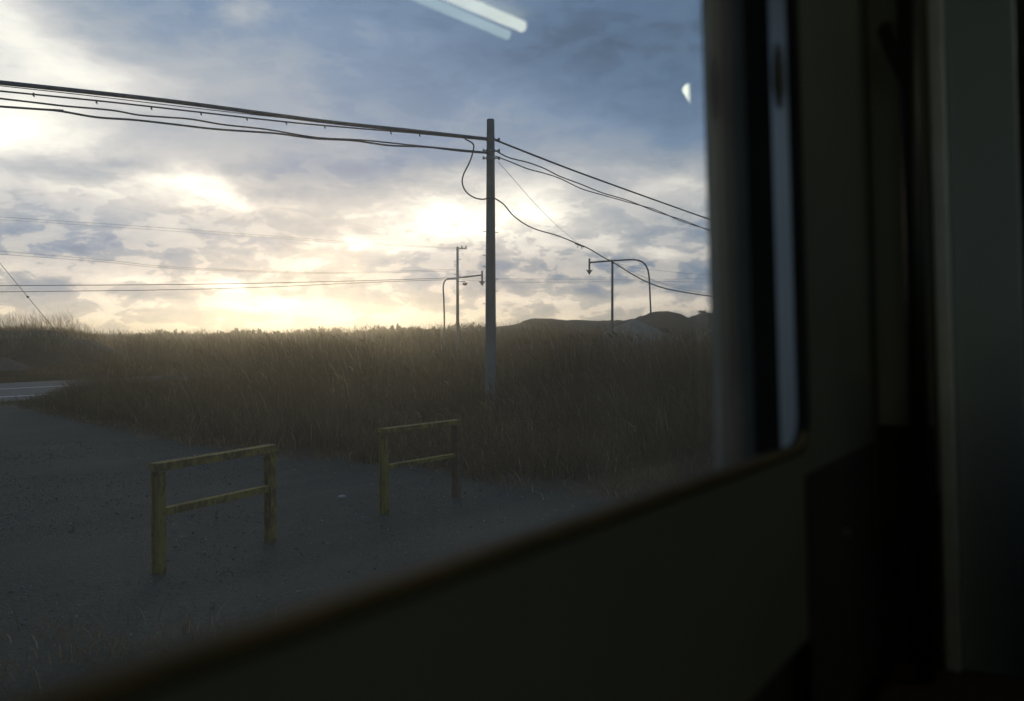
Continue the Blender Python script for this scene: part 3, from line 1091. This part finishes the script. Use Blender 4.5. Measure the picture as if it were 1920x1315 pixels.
def arrow_mast(px_base, D, path, ax, ay0, ay1, label):
    bs = Vector((at(px_base, 600, D).x, D, 0)); bs.z = float(terrain([bs.x], [D])[0])
    t = thing('arrow_sign_mast', bs, label, 'road sign', 'arched masts with hanging arrow signs')
    pts = [Vector((0, 0, -.2))] + [at(px, py, D) - bs for px, py in path]
    mb = MB(); mb.tube(smooth_pts(pts, 6), .065, 10)
    mb.build('mast', M['steel'], t, smooth=True)
    k = D / F
    c = at(ax, ay0, D) - bs; e = at(ax, ay1, D) - bs
    w, hw, hh = 1.8 * k, 6.6 * k, 9 * k
    mb = MB()
    out = [(-w, c.z), (w, c.z), (w, e.z + hh), (hw, e.z + hh * 1.15), (0, e.z), (-hw, e.z + hh * 1.15), (-w, e.z + hh)]
    vs = [(c.x + a, -.03 - .05, b_) for a, b_ in out] + [(c.x + a, .03 - .05, b_) for a, b_ in out]
    n_ = len(out)
    mb.add(vs, [tuple(range(n_)), tuple(reversed(range(n_, 2 * n_)))] + [(k_, k_ + n_, (k_ + 1) % n_ + n_, (k_ + 1) % n_) for k_ in range(n_)])
    mb.build('arrow_sign', M['arrow_sign'], t)
    return t


m1 = arrow_mast(833, 74, [(833, 600), (832, 560), (831, 540), (833, 529), (839, 523.5), (850, 522), (870, 520), (890, 517.5), (905, 516)], 904, 508, 537, 'arched mast whose arrow sign hangs just left of the thick pole')
mb = MB()
k = 74 / F
c = at(846, 523, 74) - m1.location
mb.box(c.x - 6 * k, -.12, c.z - 1.2 * k, c.x + 8 * k, .12, c.z + 1.0 * k)
mb.build('light_head', M['steel'], m1, bevel=.02)
arrow_mast(1221, 70, [(1220.5, 600), (1219, 560), (1217, 520), (1213, 502), (1205, 492), (1194, 488), (1180, 487.2), (1160, 488.5), (1130, 490.5), (1105, 492.5)], 1105, 485, 516, 'arched mast whose arrow sign hangs left of the slim pole')

# far power lines left and right of the slender pole
P858 = Vector((at(858, 600, 76).x, 76, 0))
FD = (Vector((at(0, 500, 60).x, 60, 0)) - P858).normalized()
G2 = 'thin far power lines'
for pix, lb, r in ((((0, 407), (300, 427), (660, 454), (858, 465)), 'topmost far power line left of the slender pole', .009),
                   (((0, 412), (300, 432), (660, 457), (858, 467)), 'far power line close beneath the topmost one', .008),
                   (((0, 471), (200, 488), (330, 501), (600, 511), (858, 505)), 'upper line of the middle pair of far wires', .010),
                   (((0, 477), (200, 492), (330, 504), (600, 513), (858, 508)), 'lower line of the middle pair of far wires', .010),
                   (((0, 536), (300, 534), (500, 531), (700, 526), (858, 521)), 'upper of the two lowest far lines, left side', .024),
                   (((0, 547.5), (300, 544), (500, 538.5), (700, 529.5), (858, 524)), 'lowest far line on the left side', .021)):
    cable('power_line', list(pix), FD, r, lb, 'power line', P0=P858, extend=-20, grp=G2)
RD = Vector((.93, .37, 0)).normalized()
for pix, lb, r in ((((858, 521), (930, 522.5), (1060, 524), (1180, 524), (1335, 523)), 'upper far line right of the thick pole', .009),
                   (((858, 524), (930, 529), (1060, 529.5), (1180, 527), (1335, 530)), 'lower far line right of the thick pole', .009)):
    cable('power_line', list(pix), RD, r, lb, 'power line', P0=P858, extend=15, grp=G2)
cable('power_line', [(1148, 492), (1200, 503), (1260, 510), (1335, 517)], TD, .010, 'faint line leaving the slim pole to the right', 'power line', P0=P1148, extend=15, grp=G2)
cable('power_line', [(1148, 505), (1200, 518), (1260, 535), (1335, 546)], TD, .008, 'faintest line below, leaving the slim pole to the right', 'power line', P0=P1148, extend=15, grp=G2)
# guy wire with its ball at the far left
A = at(-60, 420, 33); Bq = at(0, 494, 33); Cq = at(52, 557, 33); Dq = at(150, 676, 33)
mb = MB(); mb.tube([A, Bq, Cq, Dq], .010, 6)
g = mb.build('guy_wire', M['cable'])
tag(g, 'thin slanting guy wire with a small ball at the far left', 'guy wire')
bm = bmesh.new(); bmesh.ops.create_uvsphere(bm, u_segments=12, v_segments=8, radius=.045)
me = bpy.data.meshes.new('marker_ball'); bm.to_mesh(me); bm.free(); me.materials.append(M['cable'])
o = bpy.data.objects.new('marker_ball', me); COL.objects.link(o); o.parent = g; o.location = Cq

# ------------------------------------------------------------------ railcar interior around the camera
TILT = 0.034
zt = (Vector((0, 0, 1)) + ND * TILT).normalized()
nt_ = (ND - Vector((0, 0, 1)) * TILT).normalized()
EY = Vector((0, 0, EYE))


def X(v):
    """local (u along the car, n outwards, w up from eye level) -> world"""
    return EY + TD * v[0] + nt_ * v[1] + zt * v[2]


car = thing('railcar', (0, 0, 0), 'dim railcar interior with a metal framed side window, seen from the seat', 'train')
NW = .35            # inner face of the side wall


SILL = .0135


def rrect(u0, u1, w0, w1, r, n=8):
    pts = []
    for cx, cy, a0 in ((u1 - r, w1 - r, 0), (u0 + r, w1 - r, 90), (u0 + r, w0 + r, 180), (u1 - r, w0 + r, 270)):
        for k in range(n + 1):
            a = math.radians(a0 + 90 * k / n)
            pts.append((cx + r * math.cos(a), cy + r * math.sin(a)))
    # the worn sill runs very slightly uphill towards the seat
    return [(u, w + (SILL * (1.3 - u) if w < 0 else 0)) for u, w in pts]


def ring(sections, r0=.045, rect=(-.40, 1.319, -.25, .64)):
    """sweep: list of (grow, n) around the window's rounded rectangle; closed loop of sections"""
    mb = MB()
    u0, u1, w0, w1 = rect
    loops = []
    for gq, n_ in sections:
        loops.append([X((u, n_, w)) for u, w in rrect(u0 - gq, u1 + gq, w0 - gq, w1 + gq, max(r0 + gq, .004))])
    N = len(loops[0])
    vs = [v for l in loops for v in l]
    fs = []
    K = len(loops)
    for j in range(K):
        for i_ in range(N):
            a = j * N + i_; b_ = j * N + (i_ + 1) % N
            c_ = ((j + 1) % K) * N + (i_ + 1) % N; d_ = ((j + 1) % K) * N + i_
            fs.append((a, b_, c_, d_))
    mb.add(vs, fs)
    return mb


# side wall: sheet with a rounded opening, inner and outer skins
def wall_with_hole(n0, n1, u0, u1, w0, w1, grow, hb=-.145):
    mb = MB()
    hole = rrect(-.40 - grow, 1.319 + grow, hb - grow, .64 + grow, .045 + grow)
    outer = []
    cu, cw = .46, .25
    for (u, w) in hole:
        du, dw = u - cu, w - cw
        ts = []
        if du > 0: ts.append((u1 - cu) / du)
        if du < 0: ts.append((u0 - cu) / du)
        if dw > 0: ts.append((w1 - cw) / dw)
        if dw < 0: ts.append((w0 - cw) / dw)
        t = min(ts)
        outer.append((cu + du * t, cw + dw * t))
    N = len(hole)
    # insert the true corners by snapping the nearest outer point
    for (cx, cy) in ((u0, w0), (u1, w0), (u1, w1), (u0, w1)):
        j = min(range(N), key=lambda q_: (outer[q_][0] - cx) ** 2 + (outer[q_][1] - cy) ** 2)
        outer[j] = (cx, cy)
    for n_ in (n0, n1):
        vs = [X((u, n_, w)) for u, w in hole] + [X((u, n_, w)) for u, w in outer]
        mb.add(vs, [(i_, (i_ + 1) % N, (i_ + 1) % N + N, i_ + N) for i_ in range(N)])
    vs = [X((u, n0, w)) for u, w in outer] + [X((u, n1, w)) for u, w in outer]
    mb.add(vs, [(i_, (i_ + 1) % N, (i_ + 1) % N + N, i_ + N) for i_ in range(N)])
    vs = [X((u, n0, w)) for u, w in hole] + [X((u, n1, w)) for u, w in hole]
    mb.add(vs, [(i_, (i_ + 1) % N, (i_ + 1) % N + N, i_ + N) for i_ in range(N)])
    return mb


wall_with_hole(NW, NW + .0055, -1.4, 1.775, -.42, 1.05, .013).build('side_wall', M['interior'], car)
wall_with_hole(NW + .0062, NW + .1365, -1.4, 1.775, -.42, 1.05, .013, -.25).build('wall_lining', M['frame_dark'], car)
# below the panel, set back
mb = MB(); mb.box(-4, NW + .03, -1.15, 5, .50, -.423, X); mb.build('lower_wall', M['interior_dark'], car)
mb = MB(); mb.box(-4, NW, -.42, -1.403, .50, 1.05, X); mb.build('side_wall', M['interior'], car)
mb = MB(); mb.box(1.79, NW + .015, -.42, 5, .50, 1.05, X); mb.build('door_pocket', M['interior'], car)

win = ring([(.012, NW - .004), (.0, NW - .002), (.0, NW + .011), (.012, NW + .011)], rect=(-.40, 1.319, -.145, .64)).build('window_gasket', M['rubber'], car, smooth=False)
fr = ring([(.012, NW + .0115), (.0, NW + .0115), (-.001, NW + .035), (.012, NW + .035)]).build('window_frame', M['aluminium'], car)
fr1 = ring([(.012, NW + .036), (.004, NW + .036), (.004, NW + .074), (.012, NW + .074)]).build('sash_seal', M['rubber'], car)
fr2 = ring([(.012, NW + .0745), (.002, NW + .0745), (.002, NW + .122), (.012, NW + .122)]).build('sash_track', M['frame_dark'], car)
fr3 = ring([(.012, NW + .1225), (-.001, NW + .1225), (-.001, NW + .136), (.012, NW + .136)]).build('outer_frame', M['outer_frame'], car)
# dark oval catch on the bright frame
c = X((1.314, NW + .026, .38))
mb = MB(); mb.tube([X((1.318, NW + .024, .335)), X((1.314, NW + .024, .35)), X((1.310, NW + .024, .37)), X((1.310, NW + .024, .40)), X((1.315, NW + .024, .43))], [.002, .004, .006, .005, .002], 10)
mb.build('catch', M['frame_dark'], fr, smooth=True)
# sill moulding
mb = MB(); mb.tube([X((-.39, NW - .001, -.149 + SILL * 1.69)), X((1.26, NW - .001, -.149)), X((1.296, NW - .001, -.142)), X((1.308, NW - .001, -.130))], .0042, 10)
mb.build('sill_moulding', M['sill'], car, smooth=True)
NG = NW + .072
mb = MB(); mb.add([X((-.41, NG, -.255)), X((1.33, NG, -.255)), X((1.325, NG, .655)), X((-.415, NG, .655))], [(0, 1, 2, 3)])
mb.build('window_pane', M['glass'], car)

# seat end under the wall to the right: near-black sheet for the shaded gap, cushion, base
mb = MB(); mb.box(1.31, NW - .004, -.60, 1.775, NW - .0005, -.19, X); mb.build('recess_shade_sheet', M['interior_dark'], car)  # flat sheet on the wall, the gap's darkness put into its colour
mb = MB(); mb.tube([X((1.52, NW - .012, -.31)), X((1.52, NW - .003, -.31))], .007, 12); mb.build('screw_cap', M['aluminium'], car)
seat = bpy.data.objects.new('bench_seat', None); COL.objects.link(seat); seat.parent = car
mb = MB(); mb.box(-2.5, -.10, -.74, 2.2, NW - .006, -.63, X); mb.build('cushion', M['moquette'], seat, bevel=.02)
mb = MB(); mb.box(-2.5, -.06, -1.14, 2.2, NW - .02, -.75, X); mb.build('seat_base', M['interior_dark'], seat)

# bulkhead ahead
UB = 1.90
mb = MB(); mb.box(UB, .108, -.64, UB + .03, .222, 1.05, X); mb.build('bulkhead', M['bulkhead'], car, bevel=.004)
mb = MB(); mb.box(1.40, -.95, -1.14, 1.50, .045, .12, X); mb.build('shade_backrest', M['moquette'], seat, bevel=.02)  # unseen seat back, added to keep lamp light off the lower bulkhead
mb = MB(); mb.box(UB - .012, .224, -.64, UB + .03, .252, 1.05, X); mb.build('corner_trim', M['trim'], car, bevel=.006)
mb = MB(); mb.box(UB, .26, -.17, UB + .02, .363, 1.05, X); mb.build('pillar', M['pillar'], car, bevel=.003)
mb = MB(); mb.box(UB + .002, .262, -.63, UB + .02, .363, -.362, X); mb.box(UB + .002, .262, -.36, UB + .02, .363, -.172, X); mb.build('lower_pillar_shade', M['interior_dark'], car)  # pillar foot in near-black, the lack of light below the window painted in
mb = MB(); mb.box(UB - .006, .292, -.165, UB - .001, .299, 1.05, X); mb.build('edge_strip', M['trim'], car)
# grab rail with two brackets
ur, nr = 1.80, .272
rail = bpy.data.objects.new('grab_rail', None); COL.objects.link(rail); rail.parent = car
mb = MB(); mb.tube([X((ur, nr, -.62)), X((ur, nr, 1.02))], .0175, 16); mb.build('tube', M['black'], rail, smooth=True)
for w1, hh in ((.585, .17), (-.365, .17)):
    mb = MB()
    for s_ in (0,):
        prof = [(nr + .002, w1 - hh), (nr + .012, w1 - hh * .75), (nr + .048, w1 - .035), (nr + .052, w1 - .012), (nr + .040, w1), (nr + .026, w1 - .005), (nr + .022, w1 - .035), (nr + .002, w1 - .05)]
        n_ = len(prof)
        vs = [X((ur - .012, a, b_)) for a, b_ in prof] + [X((ur + .012, a, b_)) for a, b_ in prof]
        mb.add(vs, [tuple(range(n_)), tuple(reversed(range(n_, 2 * n_)))] + [(k_, k_ + n_, (k_ + 1) % n_ + n_, (k_ + 1) % n_) for k_ in range(n_)])
    mb.build('bracket', M['black'], rail, bevel=.003)

# rest of the body shell: floor, ceiling, far wall with window openings, ends
mb = MB(); mb.box(-4, -2.35, -1.21, 5, .50, -1.152, X); mb.build('cabin_floor', M['floor_lino'], car)
mb = MB(); mb.box(-4, -2.35, 1.052, 5, .50, 1.10, X); mb.build('ceiling', M['ceiling'], car)
mb = MB()
mb.box(-4, -2.45, -1.15, 5, -2.35, .16, X)
mb.box(-4, -2.45, .62, 5, -2.35, 1.05, X)
for u in (-4, -2.3, -.5, 1.3, 3.1):
    mb.box(u, -2.448, .161, u + (.5 if u > -4 else .3), -2.352, .619, X)
mb.box(4.6, -2.448, .161, 5, -2.352, .619, X)
mb.build('opposite_wall', M['interior'], car)
mb = MB(); mb.box(-4.05, -2.45, -1.21, -4, .50, 1.10, X); mb.build('end_wall', M['interior'], car)
mb = MB(); mb.box(5, -2.45, -1.21, 5.05, .50, 1.10, X); mb.build('end_wall', M['interior'], car)


# ceiling lamps: some reflected in the pane, others unseen and added for brightness
def mirror(v):
    g0 = X((0, NG, 0))
    dd = (v - g0).dot(nt_)
    return v - nt_ * 2 * dd


def virt(px, py, t):
    a, b = ray(px, py)
    return Vector((a * t, t, EYE + b * t))


def lamp_tube(name, p, q_, r, m, parent):
    a, b_ = mirror(virt(*p)), mirror(virt(*q_))
    mb = MB(); mb.tube([a, b_], r, 14)
    return mb.build(name, m, parent, smooth=True), a, b_


fx = bpy.data.objects.new('ceiling_lamp', None); COL.objects.link(fx); fx.parent = car
_, a, b_ = lamp_tube('lit_tube', (980, 50, 2.75), (640, -94, 2.28), .017, M['lamp'], fx)
lamp_tube('lit_tube', (952, 66, 2.75), (600, -84, 2.28), .014, M['lamp2'], fx)
fx2 = bpy.data.objects.new('ceiling_lamp', None); COL.objects.link(fx2); fx2.parent = car
lamp_tube('lit_tube', (1290, 166, 3.3), (1306, 192, 3.25), .022, M['lamp'], fx2)
for u_ in (.35, -1.3, -2.9):  # unseen lamps added to brighten walls and bulkhead, kept out of the reflections
    nl_ = -1.5 if u_ > 0 else -.8
    fill_lamp = bpy.data.objects.new('ceiling_lamp', None); COL.objects.link(fill_lamp); fill_lamp.parent = car
    mb = MB(); mb.tube([X((u_ - .55, nl_, 1.0)), X((u_ + .55, nl_, 1.0))], .028 if u_ > 0 else .019, 12); mb.build('lit_tube', M['lamp'], fill_lamp, smooth=True)
    mb = MB(); mb.tube([X((u_ - .55, nl_ - .1, 1.0)), X((u_ + .55, nl_ - .1, 1.0))], .019, 12); mb.build('lit_tube', M['lamp'], fill_lamp, smooth=True)
for (p, q_) in ((a, b_),):
    upv = zt * .05
    mb = MB()
    dv = (q_ - p).normalized()
    sdv = dv.cross(zt).normalized()
    c0, c1 = p - dv * .03, q_ + dv * .03
    vs = []
    for cc_ in (c0, c1):
        for sx_ in (-.07, .07):
            for hz_ in (.028, .075):
                vs.append(cc_ + sdv * sx_ + zt * hz_)
    mb.add(vs, [(0, 1, 3, 2), (4, 6, 7, 5), (0, 4, 5, 1), (2, 3, 7, 6), (0, 2, 6, 4), (1, 5, 7, 3)])
    mb.build('lamp_housing', M['ceiling'], fx)

# ------------------------------------------------------------------ damp evening air
mb = MB(); mb.box(-420, -45, -2.0, 420, 420, 14.0)
hz = mb.build('haze', bpy.data.materials.new('haze_air'))
hm = hz.data.materials[0]
hm.use_nodes = True
t = hm.node_tree
for n in list(t.nodes):
    t.nodes.remove(n)
vol = t.nodes.new('ShaderNodeVolumePrincipled')
vol.inputs['Color'].default_value = (1.0, .94, .79, 1)
vol.inputs['Density'].default_value = .0011
vol.inputs['Anisotropy'].default_value = .87
oo = t.nodes.new('ShaderNodeOutputMaterial')
t.links.new(vol.outputs[0], oo.inputs['Volume'])
hz['kind'] = 'stuff'
tag(hz, 'thin golden haze hanging over the field', 'haze')
